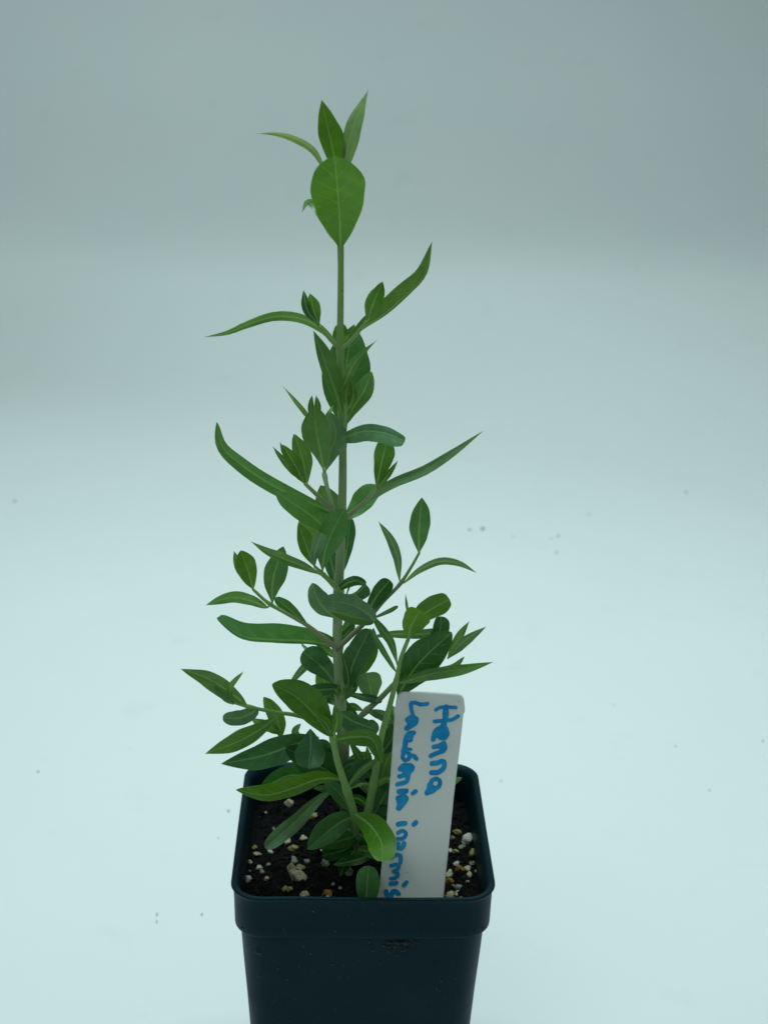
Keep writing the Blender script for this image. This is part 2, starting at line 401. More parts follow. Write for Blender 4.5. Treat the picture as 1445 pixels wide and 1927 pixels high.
# make the stem tint follow its height: brown foot, grey middle, green top
o = BR['S'][0]; ta = o.data.attributes['tint'].data
for i, vt in enumerate(o.data.vertices):
    z = vt.co.z/CM
    st = [(0, SC['dark']), (2.0, SC['dark']), (3.4, SC['brown']), (6, SC['grey']), (12, SC['grey']), (16, (.32, .43, .18)), (18.5, SC['green']), (27, SC['bright'])]
    for (z0, c0), (z1, c1) in zip(st[:-1], st[1:]):
        if z0 <= z <= z1:
            k = (z-z0)/(z1-z0); ta[i].color = [c0[q]+(c1[q]-c0[q])*k for q in range(3)]+[1]
B_ = lambda key, pts, r0, r1, c0, c1, nodes=(), name='branch', par=None: tube(name, key, pts, r0, r1, SC[c0], SC[c1], par or plant, nodes)
B_('a1', [(638,655,-.05),(620,637,-.3),(601,614,-.5)], 4, 2.8, 'green', 'bright')
B_('a2', [(643,657,-.05),(665,635,-.4),(690,605,-.7)], 4, 3.2, 'green', 'bright')
B_('a3', [(646,825,-.05),(650,795,-.4),(652,765,-.5)], 5, 3.5, 'green', 'bright')
B_('b1', [(640,975,-.1),(622,957,-.3),(600,935,-.6),(574,910,-.9)], 4.5, 3.4, 'brown', 'green')
B_('b2', [(647,975,-.1),(665,962,-.3),(690,940,-.6),(709,915,-.8)], 5.2, 3.2, 'brown', 'green')
B_('b3', [(636,985,.4),(625,950,-.1),(615,915,-.5),(610,890,-.7)], 4.2, 4, 'pale', 'pale', [(611,897)])
B_('c1', [(638,1112,-.1),(622,1095,-.6),(607,1080,-1.0),(592,1066,-1.2)], 5.6, 2.6, 'green', 'bright', [(608,1081)])
B_('d1', [(636,1222,.1),(612,1203,.0),(575,1175,-.1),(540,1155,-.2),(505,1135,-.3),(477,1110,-.4)], 5, 2.8, 'brown', 'bright', [(508,1137)])
B_('d2', [(638,1217,.1),(660,1197,.1),(690,1168,.1),(720,1133,0),(752,1100,-.1),(775,1065,-.2),(789,1040,-.3)], 5.5, 2.4, 'brown', 'bright', [(755,1097)])
B_('e1', [(640,1395,.1),(600,1362,.0),(560,1347,-.3),(520,1341,-.6),(475,1332,-1.0),(440,1322,-1.2)], 4.4, 3, 'green', 'bright', [(470,1331)])
B_('e2', [(645,1400,.2),(665,1365,.1),(685,1342,-.1),(715,1315,-.5),(744,1285,-1.1)], 6, 5, 'brown', 'green', [(690,1338)])
B_('f1', [(668,1625,-.4),(668,1560,-1.2),(664,1525,-1.6),(650,1480,-1.9),(634,1430,-2.1),(625,1385,-2.2)], 10, 5.4, 'green', 'bright', [(655,1490), (627,1392)])
B_('f2', [(674,1615,-.4),(688,1550,-.9),(697,1505,-1.1),(706,1455,-1.2),(718,1385,-1.3),(733,1330,-1.35),(747,1275,-1.4),(754,1240,-1.4),(768,1203,-1.5)], 9.5, 3.6, 'green', 'bright', [(702,1478), (748,1285)])

lr = random.Random(21)
def leaf(key, pts, wl, wr, dy=0., col='g', sh=(1.0, .8), fold=.35, tilt=None, y0=None, wav=None, spot=None, label=None):
    """pts: photo pixels from base to tip; wl/wr half widths in px; dy: depth change base to tip (cm)"""
    par = BR[key][0]
    (bp, by), dist = near(key, *pts[0])
    if y0 is None:
        y0 = by
        if 4 < dist < 34: pts = [bp]+list(pts)
    elif 4 < dist < 30: pass
    n = 26; K = 5
    P = spline([(p[0], p[1], 0) for p in pts], n*2)
    if tilt is None: tilt = lr.uniform(-.45, .45)
    wav = lr.uniform(.02, .06) if wav is None else wav
    ph = lr.uniform(0, 6.28); ph2 = lr.uniform(0, 6.28); bow = lr.uniform(-.22, .22)
    a, b = sh
    if a >= .45: a *= 1.45
    if b >= .55: b *= 1.3
    wl, wr = wl*1.05, wr*1.05; fold *= lr.uniform(.5, 1.9); pa, pb, pc = (lr.uniform(0, 6.28) for _ in range(3))
    tm = a/(a+b); nm = tm**a*(1-tm)**b
    ts = [(1-math.cos(math.pi*j/(n-1)))/2*.75+.25*j/(n-1) for j in range(n)]
    V = []; Fc = []; ribs = []; edges = []; al = []; ac = []
    mmpx = 10/55.
    for j, t in enumerate(ts):
        x = t*(len(P)-1); i = min(int(x), len(P)-2); f = x-i
        c = P[i]*(1-f)+P[i+1]*f
        d = (P[min(i+2, len(P)-1)]-P[max(i-1, 0)]).normalized()
        side = Vector((d.y, -d.x, 0))
        s0 = t**a*(1-t)**b/nm if 0 < t < 1 else 0
        wp = s0*(1-.0*t)
        y = y0+dy*(t**1.15)+bow*math.sin(math.pi*t)
        for k in range(-K, K+1):
            h = abs(k)/K; wd = (wl if k > 0 else wr)
            base_w = 1.7*(1-t)**.3 if t < .3 else .35     # petiole / tip thickness, px
            ww = max(wd*wp*(1+.05*math.sin(8*t+pa+(k > 0)*pb)+.022*math.sin(21*t+pc+(k > 0)*2.1)), base_w)*h
            off = side*(ww if k > 0 else -ww)
            cmw = ww/55.
            dd = -fold*cmw*(1-.35*h) + tilt*cmw*(1 if k > 0 else -1) + wav*math.sin(11*t+ph2+(k > 0)*1.7)*h*h*(s0)
            V.append(tuple(at(c.x+off.x, c.y+off.y, y+dd)))
            ribs.append(ww*mmpx); edges.append((max(wd*wp, base_w)*(1-h))*mmpx); al.append(t); ac.append(h)
    m = 2*K+1
    for j in range(n-1):
        for i in range(m-1): Fc.append((j*m+i, j*m+i+1, (j+1)*m+i+1, (j+1)*m+i))
    o = mesh('leaf', V, Fc, M_leaf, par, origin=V[K])
    for nm_, dat in (('rib_mm', ribs), ('edge_mm', edges), ('along', al), ('across', ac)):
        o.data.attributes.new(nm_, 'FLOAT', 'POINT').data.foreach_set('value', dat)
    cc = LEAFC[col]; j1 = lr.uniform(.88, 1.14); j2 = lr.uniform(.93, 1.08)
    o.color = (cc[0]*j1*j2, cc[1]*j1, cc[2]*j1/j2, 1)
    if label: o['label'] = label
    return o
L = leaf
# --- crown of the plant
L('S', [(641,472),(639,405),(634,345),(630,292)], 50, 50, -1.9, 'y', (.83,.55), .4, .22, y0=-.1, wav=.02, label='big round bright leaf near the top')
L('S', [(636,330),(622,262),(605,187)], 19, 20, -.2, 'v', (.75,.8), .3, y0=0)
L('S', [(640,330),(632,260),(606,198)], 12, 16, .3, 'v', (.75,.8), .3, y0=.3)
L('S', [(644,335),(664,240),(694,166)], 15, 17, .5, 'p', (.85,1.15), .3, .4, y0=.15)
L('S', [(612,322),(590,283),(552,260),(515,251),(482,251)], 7, 6, .3, 'p', (.6,1.0), .5, .5, y0=.1)
L('S', [(634,455),(612,408),(594,386),(578,380),(568,399)], 12, 10, .8, 'p', (.5,.8), .3, y0=.2)
# --- node 650
L('S', [(637,654),(608,622),(565,599),(515,596),(465,611),(428,626),(384,634)], 8, 9, -.8, 'g', (.55,.75), .4, .6)
L('S', [(644,656),(680,620),(726,588),(768,550),(801,513),(813,455)], 23, 4, .4, 'g', (.85,.75), .5, .3)
L('a1', [(600,615),(590,582),(583,552)], 10, 13, -.2, 'v', (.8,.7), .3)
L('a1', [(599,612),(578,582),(571,546)], 8, 8, .1, 'd', (.8,.75), .3)
L('a2', [(690,607),(702,572),(720,529)], 13, 16, -.3, 'v', (.8,.75), .3)
L('a2', [(689,603),(698,568),(716,533)], 10, 8, .1, 'g', (.8,.75), .3)
L('S', [(641,657),(640,632),(641,608)], 13, 15, .4, 'v', (.5,.5), .2, y0=.5)
L('S', [(643,805),(648,725),(655,665),(666,610)], 42, 46, .5, 'm', (.8,.8), .15, .1, y0=1.3, wav=.03)
L('S', [(645,788),(633,742),(613,685),(590,622)], 12, 19, -.3, 'g', (.85,.8), .35, y0=-.4)
L('S', [(638,752),(660,696),(683,664),(710,639)], 9, 8, -.6, 'g', (.7,1.1), .5, y0=-.25)
L('a3', [(653,768),(651,742),(658,713)], 8, 12, -.2, 'y', (.8,.8), .2)
L('a3', [(656,768),(665,745),(662,716)], 6, 7, -.1, 'v', (.8,.8), .2)
L('S', [(650,802),(664,768),(685,735),(699,699)], 17, 16, -.4, 'g', (.8,.6), .4, y0=-.3)
# --- node 830
L('S', [(648,823),(684,812),(722,815),(762,830)], 13, 19, -1.4, 'b', (.38,.28), .25, .5, wav=.03)
L('b3', [(610,892),(603,850),(595,810),(592,762)], 26, 27, -.3, 'g', (1.15,.75), .3)
L('b3', [(611,890),(622,850),(632,815),(620,776)], 14, 20, .5, 'b', (.8,.6), .3)
L('b3', [(612,800),(618,780),(627,762)], 5, 5, .2, 'g', (.5,.8), .3, y0=.1)
L('b3', [(594,803),(570,771),(550,747),(532,726)], 5, 4, .3, 'g', (.6,1.0), .5, y0=-.3)
L('b3', [(590,795),(585,768),(587,744)], 6, 6, 0, 'v', (.6,.7), .3, y0=-.5)
L('b3', [(594,795),(599,768),(595,744)], 7, 5, 0, 'v', (.6,.7), .3, y0=-.6)
# --- node 970
L('S', [(634,968),(575,943),(512,913),(455,875),(418,840),(408,794)], 15, 14, .2, 'm', (.6,.55), .45, .3)
L('S', [(648,978),(690,940),(740,909),(800,884),(850,853),(909,811)], 9, 10, .2, 'b', (.6,.75), .45, .4)
L('b1', [(576,914),(558,880),(531,836)], 14, 13, -.3, 'v', (.8,.75), .3)
L('b1', [(578,914),(570,865),(553,816)], 16, 17, .1, 'g', (.8,.7), .3)
L('b1', [(562,902),(538,872),(513,840)], 6, 6, .2, 'm', (.7,.9), .5, y0=-.8)
L('b1', [(542,868),(533,848),(527,831)], 4, 3, .1, 'm', (.6,.9), .4, y0=-.6)
L('b2', [(707,919),(716,880),(728,826)], 17, 19, -.1, 'v', (.85,.5), .3)
L('b2', [(709,920),(727,897),(749,866)], 5, 6, .2, 'v', (.7,.9), .4)
L('b2', [(711,915),(732,892),(746,872)], 7, 3, .1, 'g', (.6,.8), .4, y0=-.6)
L('S', [(648,982),(676,952),(712,915)], 22, 17, .9, 'm', (.65,.5), .2, y0=.3)
L('S', [(641,1012),(625,965),(603,913)], 24, 26, .6, 'g', (.8,.7), .2, y0=.6)
L('S', [(630,1012),(595,978),(556,950),(518,925)], 21, 17, -.3, 'g', (.75,.6), .3, .3, y0=-.1)
L('S', [(636,1040),(605,1010),(572,962)], 26, 24, .4, 'g', (.7,.5), .2, y0=.5)
L('c1', [(606,1078),(611,1040),(625,1002),(649,957)], 25, 24, -.5, 'm', (.9,.6), .35)
L('c1', [(593,1068),(578,1032),(561,984)], 13, 18, .1, 'v', (.75,.75), .3)
L('c1', [(592,1069),(592,1042),(606,1003)], 12, 13, -.7, 'b', (.8,.35), .25)
L('S', [(645,1080),(653,1030),(659,974)], 14, 12, .4, 'k', (.7,.5), .25, y0=.6)
L('S', [(633,1105),(624,1060),(610,1010)], 14, 14, .3, 'k', (.7,.7), .25, y0=.5)
L('c1', [(606,1083),(572,1066),(535,1052),(503,1038),(472,1019)], 9, 10, -.2, 'g', (.75,.9), .45, .4)
# --- node 1110
L('S', [(638,1109),(655,1097),(672,1093),(689,1099)], 9, 9, -1.1, 'd', (.5,.45), .3, .3, label='small curled dark leaf')
L('S', [(652,1123),(672,1116),(689,1100)], 4, 17, -.9, 'd', (.5,.3), .3, y0=-.4)
L('S', [(652,1120),(657,1105),(665,1083)], 2, 2, -.2, 'm', (.5,.8), .3, y0=.3)
L('S', [(634,1165),(608,1143),(595,1122),(588,1097)], 17, 17, .2, 'b', (.8,.6), .35, y0=-.1)
L('S', [(705,1169),(688,1152),(655,1136),(606,1131)], 15, 17, -.4, 'b', (.42,.4), .2, -.2, y0=-1.4, wav=.02)
L('S', [(618,1148),(655,1158),(704,1171)], 8, 13, .2, 'g', (.5,.5), .2, y0=-1.1)
L('S', [(646,1122),(668,1126),(694,1156)], 7, 8, .2, 'p', (.6,.6), .3, y0=-1.0)
L('d2', [(694,1152),(709,1122),(734,1092)], 15, 17, -.3, 'd', (.7,.4), .3)
L('d2', [(788,1044),(789,992),(794,936)], 18, 20, -.3, 'm', (.85,.75), .35)
L('d2', [(752,1092),(748,1050),(733,1012),(712,981)], 9, 8, .2, 'b', (.85,.85), .45, .5)
L('d2', [(760,1097),(788,1074),(825,1057),(862,1060),(897,1078)], 7, 7, .3, 'b', (.75,.8), .45, -.5)
L('d2', [(703,1163),(728,1152),(749,1141)], 4, 4, -.6, 'k', (.7,.4), .4)
# --- node 1210
L('d1', [(512,1139),(514,1090),(533,1028)], 19, 22, -.3, 'm', (.9,.7), .35)
L('d1', [(477,1112),(468,1078),(453,1036)], 19, 18, -.1, 'v', (.85,.6), .3)
L('d1', [(474,1106),(452,1070),(440,1037)], 9, 9, .1, 'm', (.8,.8), .3)
L('d1', [(502,1143),(470,1130),(435,1125),(387,1139)], 10, 12, .1, 'g', (.75,.8), .45, .4)
L('d1', [(584,1183),(556,1157),(518,1125)], 11, 11, .1, 'm', (.75,.5), .4)
L('S', [(632,1216),(580,1207),(515,1204),(455,1197),(408,1163)], 6, 28, -.3, 'm', (.44,.38), .4, .4, wav=.05)
L('S', [(634,1240),(612,1222),(588,1202)], 7, 8, .2, 'g', (.6,.6), .3)
L('S', [(620,1245),(580,1250),(545,1288)], 8, 7, .6, 'b', (.35,.5), .3, y0=.4)
L('S', [(596,1240),(583,1228),(567,1212)], 4, 4, .4, 'b', (.3,.5), .3, y0=.5)
L('S', [(632,1290),(608,1258),(570,1226)], 22, 25, .1, 'k', (.75,.5), .25, y0=.2, wav=.08)
L('S', [(636,1318),(615,1290),(598,1262)], 18, 18, .3, 'g', (.6,.6), .2, y0=.6)
L('S', [(652,1295),(665,1248),(696,1184)], 21, 24, -.5, 'k', (.8,.5), .3)
L('S', [(658,1290),(690,1240),(703,1182)], 12, 15, .1, 'g', (.7,.6), .3, y0=.3)
L('S', [(656,1302),(654,1265),(641,1222)], 5, 6, -.3, 'd', (.7,.8), .3, y0=-.3)
L('S', [(641,1202),(653,1192),(668,1175)], 7, 9, .2, 'd', (.6,.6), .3)
L('S', [(645,1318),(662,1290),(650,1252)], 8, 12, .1, 'd', (.5,.5), .3, y0=.1)
L('e2', [(704,1328),(698,1300),(691,1266)], 23, 23, -.1, 'b', (.85,.35), .25)
L('S', [(643,1304),(680,1311),(719,1320)], 7, 8, -.8, 'k', (.8,.4), .4)
L('d2', [(699,1199),(740,1194),(790,1194),(842,1188)], 9, 8, -.2, 'b', (.5,.4), .4, y0=-.2)
# --- right hand shoot
L('f2', [(748,1252),(737,1213),(720,1187),(700,1158)], 8, 8, .3, 'g', (.7,.6), .4)
L('f2', [(745,1264),(722,1226),(696,1182)], 6, 5, .4, 'm', (.7,.7), .4)
L('f2', [(768,1205),(773,1180),(790,1148)], 22, 26, -.6, 'y', (.7,.3), .2, label='small round bright leaf')
L('f2', [(776,1182),(802,1153),(846,1128)], 22, 18, .2, 'v', (.5,.35), .25, y0=-1.3)
L('f2', [(769,1160),(766,1140),(763,1118)], 3, 2, .1, 'k', (.5,.8), .3, y0=-1.2)
L('f2', [(800,1206),(826,1190),(830,1160)], 14, 17, .2, 'k', (.6,.4), .25, y0=-.9)
L('f2', [(748,1312),(772,1270),(802,1234),(850,1190)], 31, 32, -.1, 'd', (.6,.56), .25, y0=-1.1, label='large dark leaf behind the tag top')
L('f2', [(842,1240),(862,1202),(883,1169)], 8, 8, .1, 'g', (.7,.9), .4, y0=-1.0)
L('f2', [(842,1240),(872,1208),(915,1179)], 7, 10, .1, 'b', (.7,.9), .4, y0=-1.1)
L('f2', [(756,1284),(800,1270),(848,1259),(874,1236)], 9, 9, -.1, 'g', (.6,.6), .4)
L('f2', [(753,1285),(815,1268),(878,1258),(929,1246)], 10, 12, -.7, 'g', (.8,.9), .45, .4)
# --- lower left
L('S', [(644,1298),(600,1299),(553,1311)], 11, 12, -1.0, 'k', (.55,.6), .35)
L('f1', [(624,1388),(592,1345),(556,1311),(512,1288)], 24, 34, -.4, 'v', (.6,.56), .3, label='broad fresh green leaf left of the stem')
L('f1', [(624,1386),(613,1362),(591,1346)], 5, 10, -.5, 'y', (.6,.8), .4)
L('f1', [(626,1386),(634,1358),(629,1326)], 8, 10, -.2, 'v', (.8,.8), .3)
L('S', [(642,1330),(630,1350),(612,1378)], 8, 8, .1, 'k', (.5,.5), .3, y0=.3)
L('S', [(638,1342),(665,1358),(712,1376)], 13, 19, -.5, 'k', (.4,.42), .25, y0=-1.0)
L('f1', [(629,1394),(662,1388),(700,1392),(719,1437)], 14, 17, -.6, 'y', (.55,.56), .35)
L('e1', [(466,1330),(432,1303),(392,1278),(340,1259)], 18, 15, -.2, 'g', (.6,.8), .35)
L('e1', [(440,1326),(420,1312),(400,1287)], 5, 7, -.3, 'g', (.5,.8), .5)
L('e1', [(438,1322),(433,1295),(458,1264)], 6, 5, -.4, 'g', (.6,.8), .4)
L('e1', [(477,1340),(450,1352),(419,1351)], 14, 14, -.2, 'b', (.4,.38), .3)
L('e1', [(527,1345),(487,1375),(440,1400),(386,1419)], 15, 18, -.7, 'g', (.8,.8), .4)
L('e1', [(529,1391),(520,1350),(496,1312)], 14, 15, .2, 'g', (.6,.6), .3, y0=.1)
L('e1', [(530,1382),(510,1368),(474,1354)], 12, 8, .2, 'g', (.6,.6), .3, y0=0)
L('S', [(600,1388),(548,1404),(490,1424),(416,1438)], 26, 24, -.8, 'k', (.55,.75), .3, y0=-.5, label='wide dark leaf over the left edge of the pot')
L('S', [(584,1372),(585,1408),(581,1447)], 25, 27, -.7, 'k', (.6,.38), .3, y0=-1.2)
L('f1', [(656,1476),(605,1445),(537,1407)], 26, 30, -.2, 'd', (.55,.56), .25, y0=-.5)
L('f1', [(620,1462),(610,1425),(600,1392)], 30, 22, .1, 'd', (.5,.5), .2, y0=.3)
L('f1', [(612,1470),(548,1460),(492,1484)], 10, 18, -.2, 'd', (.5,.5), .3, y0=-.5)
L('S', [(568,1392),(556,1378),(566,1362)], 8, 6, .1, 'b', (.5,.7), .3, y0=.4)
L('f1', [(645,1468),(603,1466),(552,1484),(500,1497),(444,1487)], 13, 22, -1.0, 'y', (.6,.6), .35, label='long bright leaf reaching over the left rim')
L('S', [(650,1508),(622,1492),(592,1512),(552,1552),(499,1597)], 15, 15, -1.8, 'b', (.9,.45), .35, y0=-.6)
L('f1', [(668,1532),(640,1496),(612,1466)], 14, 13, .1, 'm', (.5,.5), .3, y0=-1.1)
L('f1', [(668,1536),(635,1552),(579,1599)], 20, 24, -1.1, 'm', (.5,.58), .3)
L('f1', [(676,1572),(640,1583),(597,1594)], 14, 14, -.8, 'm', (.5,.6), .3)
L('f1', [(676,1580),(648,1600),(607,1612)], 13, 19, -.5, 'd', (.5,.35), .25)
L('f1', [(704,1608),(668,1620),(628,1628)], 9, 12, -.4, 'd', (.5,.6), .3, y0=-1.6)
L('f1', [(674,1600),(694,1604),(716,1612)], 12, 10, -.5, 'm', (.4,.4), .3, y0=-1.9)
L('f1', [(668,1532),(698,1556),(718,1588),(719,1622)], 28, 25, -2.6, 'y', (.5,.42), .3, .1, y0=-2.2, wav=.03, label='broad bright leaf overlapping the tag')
L('f1', [(690,1745),(690,1680),(694,1630)], 20, 22, .4, 'm', (.8,.45), .3, y0=-3.75)
# --- behind the label and between the stems
L('f2', [(752,1368),(730,1350),(700,1336)], 12, 8, .3, 'b', (.6,.6), .3, y0=-.3)
L('f2', [(712,1376),(704,1366),(692,1358)], 8, 8, .1, 'k', (.5,.5), .3, y0=-.2)
L('f2', [(712,1478),(728,1432),(756,1388)], 16, 16, .1, 'g', (.6,.6), .3, y0=-.7)
L('f2', [(716,1420),(735,1395),(752,1355)], 16, 18, .2, 'd', (.6,.6), .3, y0=-.6)
L('f2', [(698,1545),(718,1508),(745,1455)], 24, 26, .2, 'k', (.5,.45), .3, y0=-.6)
L('f2', [(705,1478),(730,1466),(775,1480)], 4, 7, -.3, 'g', (.3,.7), .3)
L('f2', [(700,1455),(725,1450),(752,1470)], 14, 12, .2, 'd', (.5,.5), .3, y0=-.2)
L('f1', [(690,1458),(674,1425),(656,1392)], 7, 9, .1, 'm', (.6,.8), .3, y0=-.2)
L('f1', [(686,1462),(692,1432),(690,1404)], 6, 8, .1, 'g', (.6,.8), .3, y0=-.3)
L('f1', [(688,1452),(706,1440),(724,1424)], 5, 5, .1, 'b', (.6,.8), .3, y0=-.1)
L('f1', [(652,1480),(674,1456),(706,1438)], 18, 16, .2, 'k', (.45,.45), .3, y0=-.4)
L('f1', [(656,1480),(678,1452),(716,1424)], 5, 8, .1, 'g', (.6,.6), .5, y0=-1.9)
L('f1', [(660,1484),(684,1476),(712,1480)], 2.5, 2.5, .2, 'p', (.3,.5), .3, y0=-1.2)
L('f1', [(640,1500),(620,1486),(590,1484)], 7, 8, .1, 'm', (.5,.6), .3, y0=-.8)
L('f2', [(838,1490),(852,1474),(869,1464)], 7, 5, .2, 'p', (.6,.6), .5, y0=1.2)
L('S', [(650,1458),(640,1445),(628,1440)], 18, 12, .1, 'k', (.4,.4), .3, y0=.3)
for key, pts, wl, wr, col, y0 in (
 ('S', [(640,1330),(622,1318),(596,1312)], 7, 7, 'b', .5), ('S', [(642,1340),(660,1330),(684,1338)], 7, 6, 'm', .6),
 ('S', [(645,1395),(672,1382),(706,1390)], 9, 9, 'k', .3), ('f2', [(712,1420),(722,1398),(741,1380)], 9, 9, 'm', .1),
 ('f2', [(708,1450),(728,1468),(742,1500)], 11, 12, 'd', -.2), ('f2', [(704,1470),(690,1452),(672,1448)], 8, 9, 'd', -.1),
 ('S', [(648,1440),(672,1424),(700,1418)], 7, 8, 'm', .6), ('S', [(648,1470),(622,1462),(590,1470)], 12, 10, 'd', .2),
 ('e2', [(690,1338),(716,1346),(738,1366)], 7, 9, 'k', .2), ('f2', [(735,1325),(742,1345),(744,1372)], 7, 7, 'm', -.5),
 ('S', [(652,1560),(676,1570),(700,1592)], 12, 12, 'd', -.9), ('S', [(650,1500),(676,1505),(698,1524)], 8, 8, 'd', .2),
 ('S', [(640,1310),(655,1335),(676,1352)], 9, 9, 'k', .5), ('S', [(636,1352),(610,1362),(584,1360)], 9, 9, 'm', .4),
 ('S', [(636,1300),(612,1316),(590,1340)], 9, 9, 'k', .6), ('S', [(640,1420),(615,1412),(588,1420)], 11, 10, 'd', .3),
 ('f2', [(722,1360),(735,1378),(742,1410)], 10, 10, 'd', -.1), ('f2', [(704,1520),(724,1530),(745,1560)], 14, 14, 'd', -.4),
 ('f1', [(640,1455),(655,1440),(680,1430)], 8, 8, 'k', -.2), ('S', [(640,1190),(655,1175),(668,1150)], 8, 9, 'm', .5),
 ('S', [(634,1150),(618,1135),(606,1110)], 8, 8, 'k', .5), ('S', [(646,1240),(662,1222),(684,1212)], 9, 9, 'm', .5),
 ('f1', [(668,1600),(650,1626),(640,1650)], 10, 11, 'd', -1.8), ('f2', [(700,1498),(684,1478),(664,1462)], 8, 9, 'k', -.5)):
    L(key, pts, wl, wr, lr.uniform(-.3, .3), col, (.6, .7), .35, y0=y0)
# tiny buds where leaves meet the stem
for (u, v, dx) in ((641, 1302, -6), (646, 1300, 8), (650, 1312, 6), (636, 1308, -4), (655, 1306, 12)):
    L('S', [(u, v+8), (u+dx*.5, v-4), (u+dx, v-12)], 3.5, 3.5, -.2, 'g', (.6, .6), .3, y0=-.35)

# ------------------------------------------------------------ white plant tag
tl, bl_ = at(752, 1303, -1.2), at(716, 1660, -3.2)
# plane through two points, level across
nrm = (bl_-tl).cross(Vector((1, .02, 0))).normalized()
if nrm.y > 0: nrm = -nrm
e_x = Vector((1, .02, 0)).normalized(); e_y = nrm.cross(e_x).normalized()
if e_y.z < 0: e_y = -e_y
def on_tag(u, v, lift=0.):
    d = ray(u, v); o0 = tl+nrm*lift
    return CAM+d*((o0-CAM).dot(nrm)/d.dot(nrm))
def zz(X, Y): return 660+X/4.38, 1280+Y/4.38
outl = [(745,1322),(747,1312),(751,1305),(759,1302),(790,1302),(830,1304),(862,1306),(869,1309),(873,1315),(874,1324),(875,1333),(875,1340),(872,1345),(871.5,1352),(866,1402),(860,1450),(854,1500),(848,1560),(842,1620),(836,1680),(834.5,1693),(831,1730),(805,1762),(772,1775),(740,1762),(709,1730),(709,1693),(714,1668),(720,1610),(727,1550),(733,1480),(739,1400),(742,1350),(741,1341),(741.5,1333),(744,1330)]
tagroot = tag(empty('plant_tag', tuple(on_tag(772, 1700))), 'white plastic plant tag with blue handwriting stuck upright in the soil', 'plant tag')
o3 = [on_tag(*p) for p in outl]; n = len(o3)
ctr = sum(o3, Vector())/n
V = []; TH = .10
cen = sum(((p) for p in o3), Vector())/n
def inset(k):       # push each outline vertex inward by k cm
    out = []
    for i in range(n):
        a_, b_ = o3[i-1], o3[(i+1) % n]; d = (b_-a_).normalized(); q = d.cross(nrm)
        if q.dot(cen-o3[i]) < 0 and abs(q.dot(cen-o3[i])) > .2: q = -q
        out.append(o3[i]+q*k)
    return out
i1 = inset(.07)
rings = [[p-nrm*(TH) for p in inset(.03)], [p-nrm*(TH-.03) for p in o3], [p-nrm*.045 for p in o3], [p-nrm*.014 for p in inset(.025)], i1]
V = [tuple(p) for r in rings for p in r]
Fc = [(j*n+i, j*n+(i+1) % n, (j+1)*n+(i+1) % n, (j+1)*n+i) for j in range(4) for i in range(n)]
Fc += [tuple(4*n+i for i in range(n)), tuple(reversed(range(n)))]
pt = mesh('tag_plate', V, Fc, M_label, tagroot, origin=tagroot['_o'], smooth=False)
# handwriting: strokes -> distance field -> marching squares
ST1 = [([(700,246),(742,226),(800,224),(866,228)],22),([(688,342),(760,336),(838,326),(884,298)],24),([(784,226),(780,300),(765,375)],38),([(765,375),(762,400)],16),
 ([(722,462),(762,478),(790,446),(778,402),(722,404),(692,440),(680,488)],34),([(730,430),(760,440)],44),
 ([(682,552),(722,545),(768,522),(776,560),(752,590),(700,606),(660,628)],28),([(735,555),(765,560)],26),
 ([(670,690),(718,682),(762,672),(770,715),(742,750),(700,765),(664,764)],32),
 ([(655,862),(672,826),(715,818),(736,846),(722,882),(694,892),(668,876)],28),([(650,870),(645,905),(630,930)],36),([(690,905),(650,925)],30)]
ST2 = [([(632,196),(578,203),(530,188),(494,196),(500,240),(510,292)],25),([(500,180),(530,186)],14),
 ([(468,330),(500,308),(536,322),(530,356),(492,378),(462,400)],34),([(480,340),(510,345)],40),
 ([(516,436),(468,452),(452,500),(446,545),(432,590)],32),([(460,506),(500,498)],20),([(448,566),(494,572)],20),([(475,462),(500,470)],26),
 ([(430,640),(432,610),(462,598),(488,622),(474,654),(444,662),(426,640)],25),([(484,622),(520,628),(540,650)],28),
 ([(408,732),(444,708),(500,712),(494,745),(440,752)],34),([(440,745),(470,770),(468,800)],34),
 ([(400,796),(440,788),(470,800),(462,836),(426,850),(384,862)],28),
 ([(396,920),(456,916)],33),([(512,936),(536,918)],27),
 ([(392,978),(426,962),(454,974),(438,1006),(412,1036),(394,1058)],34),([(400,985),(412,1030)],44),
 ([(390,1190),(446,1182)],32),([(520,1192),(538,1176)],30),
 ([(388,1262),(414,1246),(446,1252),(452,1282),(424,1308),(386,1312)],25),
 ([(440,1346),(428,1378),(402,1390),(378,1372),(392,1350)],28),
 ([(336,1462),(376,1442),(412,1456),(408,1506)],26),
 ([(332,1532),(372,1522),(394,1534),(388,1556),(352,1580)],24),([(352,1580),(384,1590),(388,1612),(360,1636),(328,1638)],24),
 ([(328,1682),(376,1674)],27),([(436,1694),(460,1668)],26),
 ([(292,1744),(300,1778),(330,1782),(344,1752),(364,1742),(394,1764)],30)]
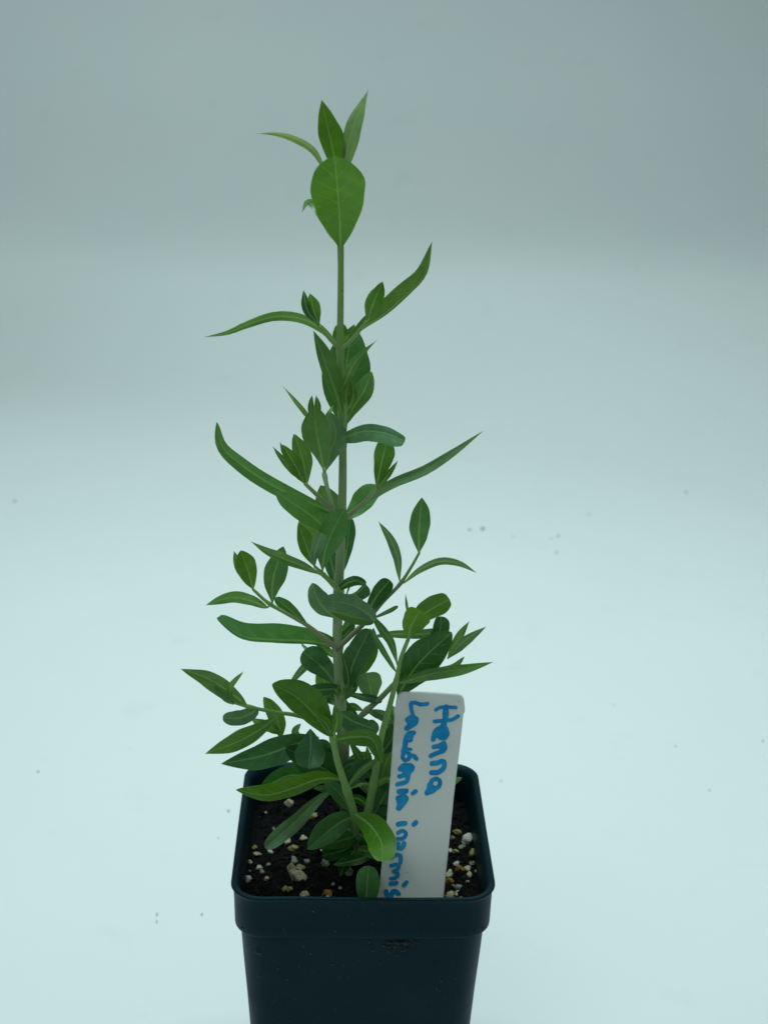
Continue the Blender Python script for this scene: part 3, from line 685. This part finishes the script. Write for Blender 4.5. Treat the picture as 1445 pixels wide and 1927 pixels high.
def ink(strokes, name, parent):
    seg = []
    for pts, wd in strokes:
        s = [(p.x, p.y) for p in spline([(x, y, 0) for x, y in pts], max(5, len(pts)*4))]
        seg.append((s, wd/2*1.32))
    x0 = min(p[0]-r for s, r in seg for p in s)-8; x1 = max(p[0]+r for s, r in seg for p in s)+8
    y0 = min(p[1]-r for s, r in seg for p in s)-8; y1 = max(p[1]+r for s, r in seg for p in s)+8
    h = 4.0; nx = int((x1-x0)/h)+2; ny = int((y1-y0)/h)+2
    G = [[9.]*nx for _ in range(ny)]
    for s, r in seg:
        for (ax, ay), (bx, by) in zip(s[:-1], s[1:]):
            lx, hx = int((min(ax, bx)-r-10-x0)/h), int((max(ax, bx)+r+10-x0)/h)+1
            ly, hy = int((min(ay, by)-r-10-y0)/h), int((max(ay, by)+r+10-y0)/h)+1
            dx, dy = bx-ax, by-ay; l2 = dx*dx+dy*dy+1e-9
            for j in range(max(0, ly), min(ny, hy+1)):
                for i in range(max(0, lx), min(nx, hx+1)):
                    x, y = x0+i*h, y0+j*h
                    t = max(0, min(1, ((x-ax)*dx+(y-ay)*dy)/l2))
                    d = math.hypot(x-ax-t*dx, y-ay-t*dy)-r*(1+.07*math.sin(x*.11+y*.07))
                    if d < G[j][i]: G[j][i] = d
    V = []; Fc = []; idx = {}
    def vert(x, y):
        k = (round(x, 3), round(y, 3))
        if k not in idx:
            idx[k] = len(V); V.append(tuple(on_tag(*zz(x, y), .012)))
        return idx[k]
    for j in range(ny-1):
        for i in range(nx-1):
            cs = [(i, j), (i+1, j), (i+1, j+1), (i, j+1)]; vals = [G[b][a] for a, b in cs]
            if min(vals) >= 0: continue
            poly = []
            for k in range(4):
                (a, b), (c, d) = cs[k], cs[(k+1) % 4]; va, vb = vals[k], vals[(k+1) % 4]
                if va < 0: poly.append(vert(x0+a*h, y0+b*h))
                if (va < 0) != (vb < 0):
                    t = va/(va-vb); poly.append(vert(x0+(a+(c-a)*t)*h, y0+(b+(d-b)*t)*h))
            pp = [p for q, p in enumerate(poly) if p != poly[q-1]]
            if len(pp) >= 3: Fc.append(tuple(pp))
    return mesh(name, V, Fc, M_ink, parent, origin=parent['_o'], smooth=False)
tag(ink(ST1, 'handwriting', tagroot), 'upper line in blue marker reading Henna')
tag(ink(ST2, 'handwriting', tagroot), 'second line in blue marker reading Lawsonia inermis')

# ------------------------------------------------------------ dirt on the pot front and specks on the backdrop
rd = random.Random(5)
V = []; Fc = []
def on_pot(u, v):
    a, b, c = (Vector(p) for p in ((-3, -4.18, 6.8), (3, -4.18, 6.8), (0, -4.02, 4.3)))
    R_ = Matrix.Rotation(PROT, 3, 'Z'); a, b, c = R_@a, R_@b, R_@c
    nn = (b-a).cross(c-a).normalized(); d = ray(u, v); return CAM+d*((a-CAM).dot(nn)/d.dot(nn))
for _ in range(60):
    u, v = 740+rd.gauss(0, 11), 1773+abs(rd.gauss(0, 6.5)); p = on_pot(u+rd.uniform(0, 24)*(rd.random() < .5), v)
    chip(V, Fc, p+Vector((0, -.02, 0)), rd.uniform(.04, .16), rd.uniform(.008, .02), .006, rd)
o = mesh('root_debris', V, Fc, M_dirt, smooth=False); tag(o, 'clump of dry brown root bits stuck below the rim on the pot front', 'debris')
V = []; Fc = []
k_ = 0
for u, v, l_ in ((485,1795,.16),(481,1790,.09),(465,1781,.08),(694,1771,.12),(704,1789,.13),(584,1794,.06),(625,1816,.05),(540,1843,.09),(829,1846,.07),(746,1798,.07),(716,1812,.08),(522,1824,.07),(632,1745,.05),(545,1920,.06),(488,1838,.05),(590,1708,.04)):
    V = []; Fc = []; c_ = on_pot(u, v)+Vector((0, -.012 if v > 1768 else -.25, 0)); k_ += 1
    chip(V, Fc, c_, l_*1.0, .018, .009, rd)
    o = mesh('soil_crumb', [tuple(Vector(p)-c_) for p in V], Fc, M_dirt, smooth=False); o.location = c_*CM
    tag(o, 'tiny dry crumb clinging to the front of the black pot', 'crumb', 'crumbs on the pot front')
def floor_pt(u, v):
    return at_z(u, v, -3.5)
for u, v, rx, ry in ((908,995,6,5),(884,997,5,3),(965,1010,2.5,2),(1050,1009,4,3),(1047,1040,4,3),(1037,1014,3,2),(295,1722,3,5),(295,1736,2.5,5),(380,1722,3,4),(430,1527,4,4),(411,1578,2.5,2),(72,1453,4,3),(28,943,5,3),(1291,927,5,4),(1435,1395,3,3),(1271,1405,3,2.5),(1335,1488,3,2.5),(1155,1327,2,2),(943,1470,3,2.5),(243,1410,1.5,1.5),(1108,968,3,2.5),(1000,1180,1.5,1.2),(180,1260,1.5,1.2)):
    p = floor_pt(u, v); s = (p-CAM).dot(fw)/F_PX
    vv, ff = lump((0, 0, 0), rx*s*.62, ry*s*1.2, min(rx, ry)*s*.28, rd, seg=10, rings=6, rough=.3)
    o = mesh('dirt_speck', vv, ff, M_speck); o.location = (p+Vector((0, 0, min(rx, ry)*s*.2)))*CM
    if (u, v) == (908, 995): lb = 'darkest round dirt speck on the white backdrop right of the plant'
    elif u == 295: lb = 'thin grey dirt mark on the white floor left of the pot'
    else: lb = 'tiny faint grey dirt speck on the white backdrop'
    tag(o, lb, 'dirt speck', 'dirt specks on the backdrop')

for o in bpy.data.objects:
    if '_o' in o: del o['_o']
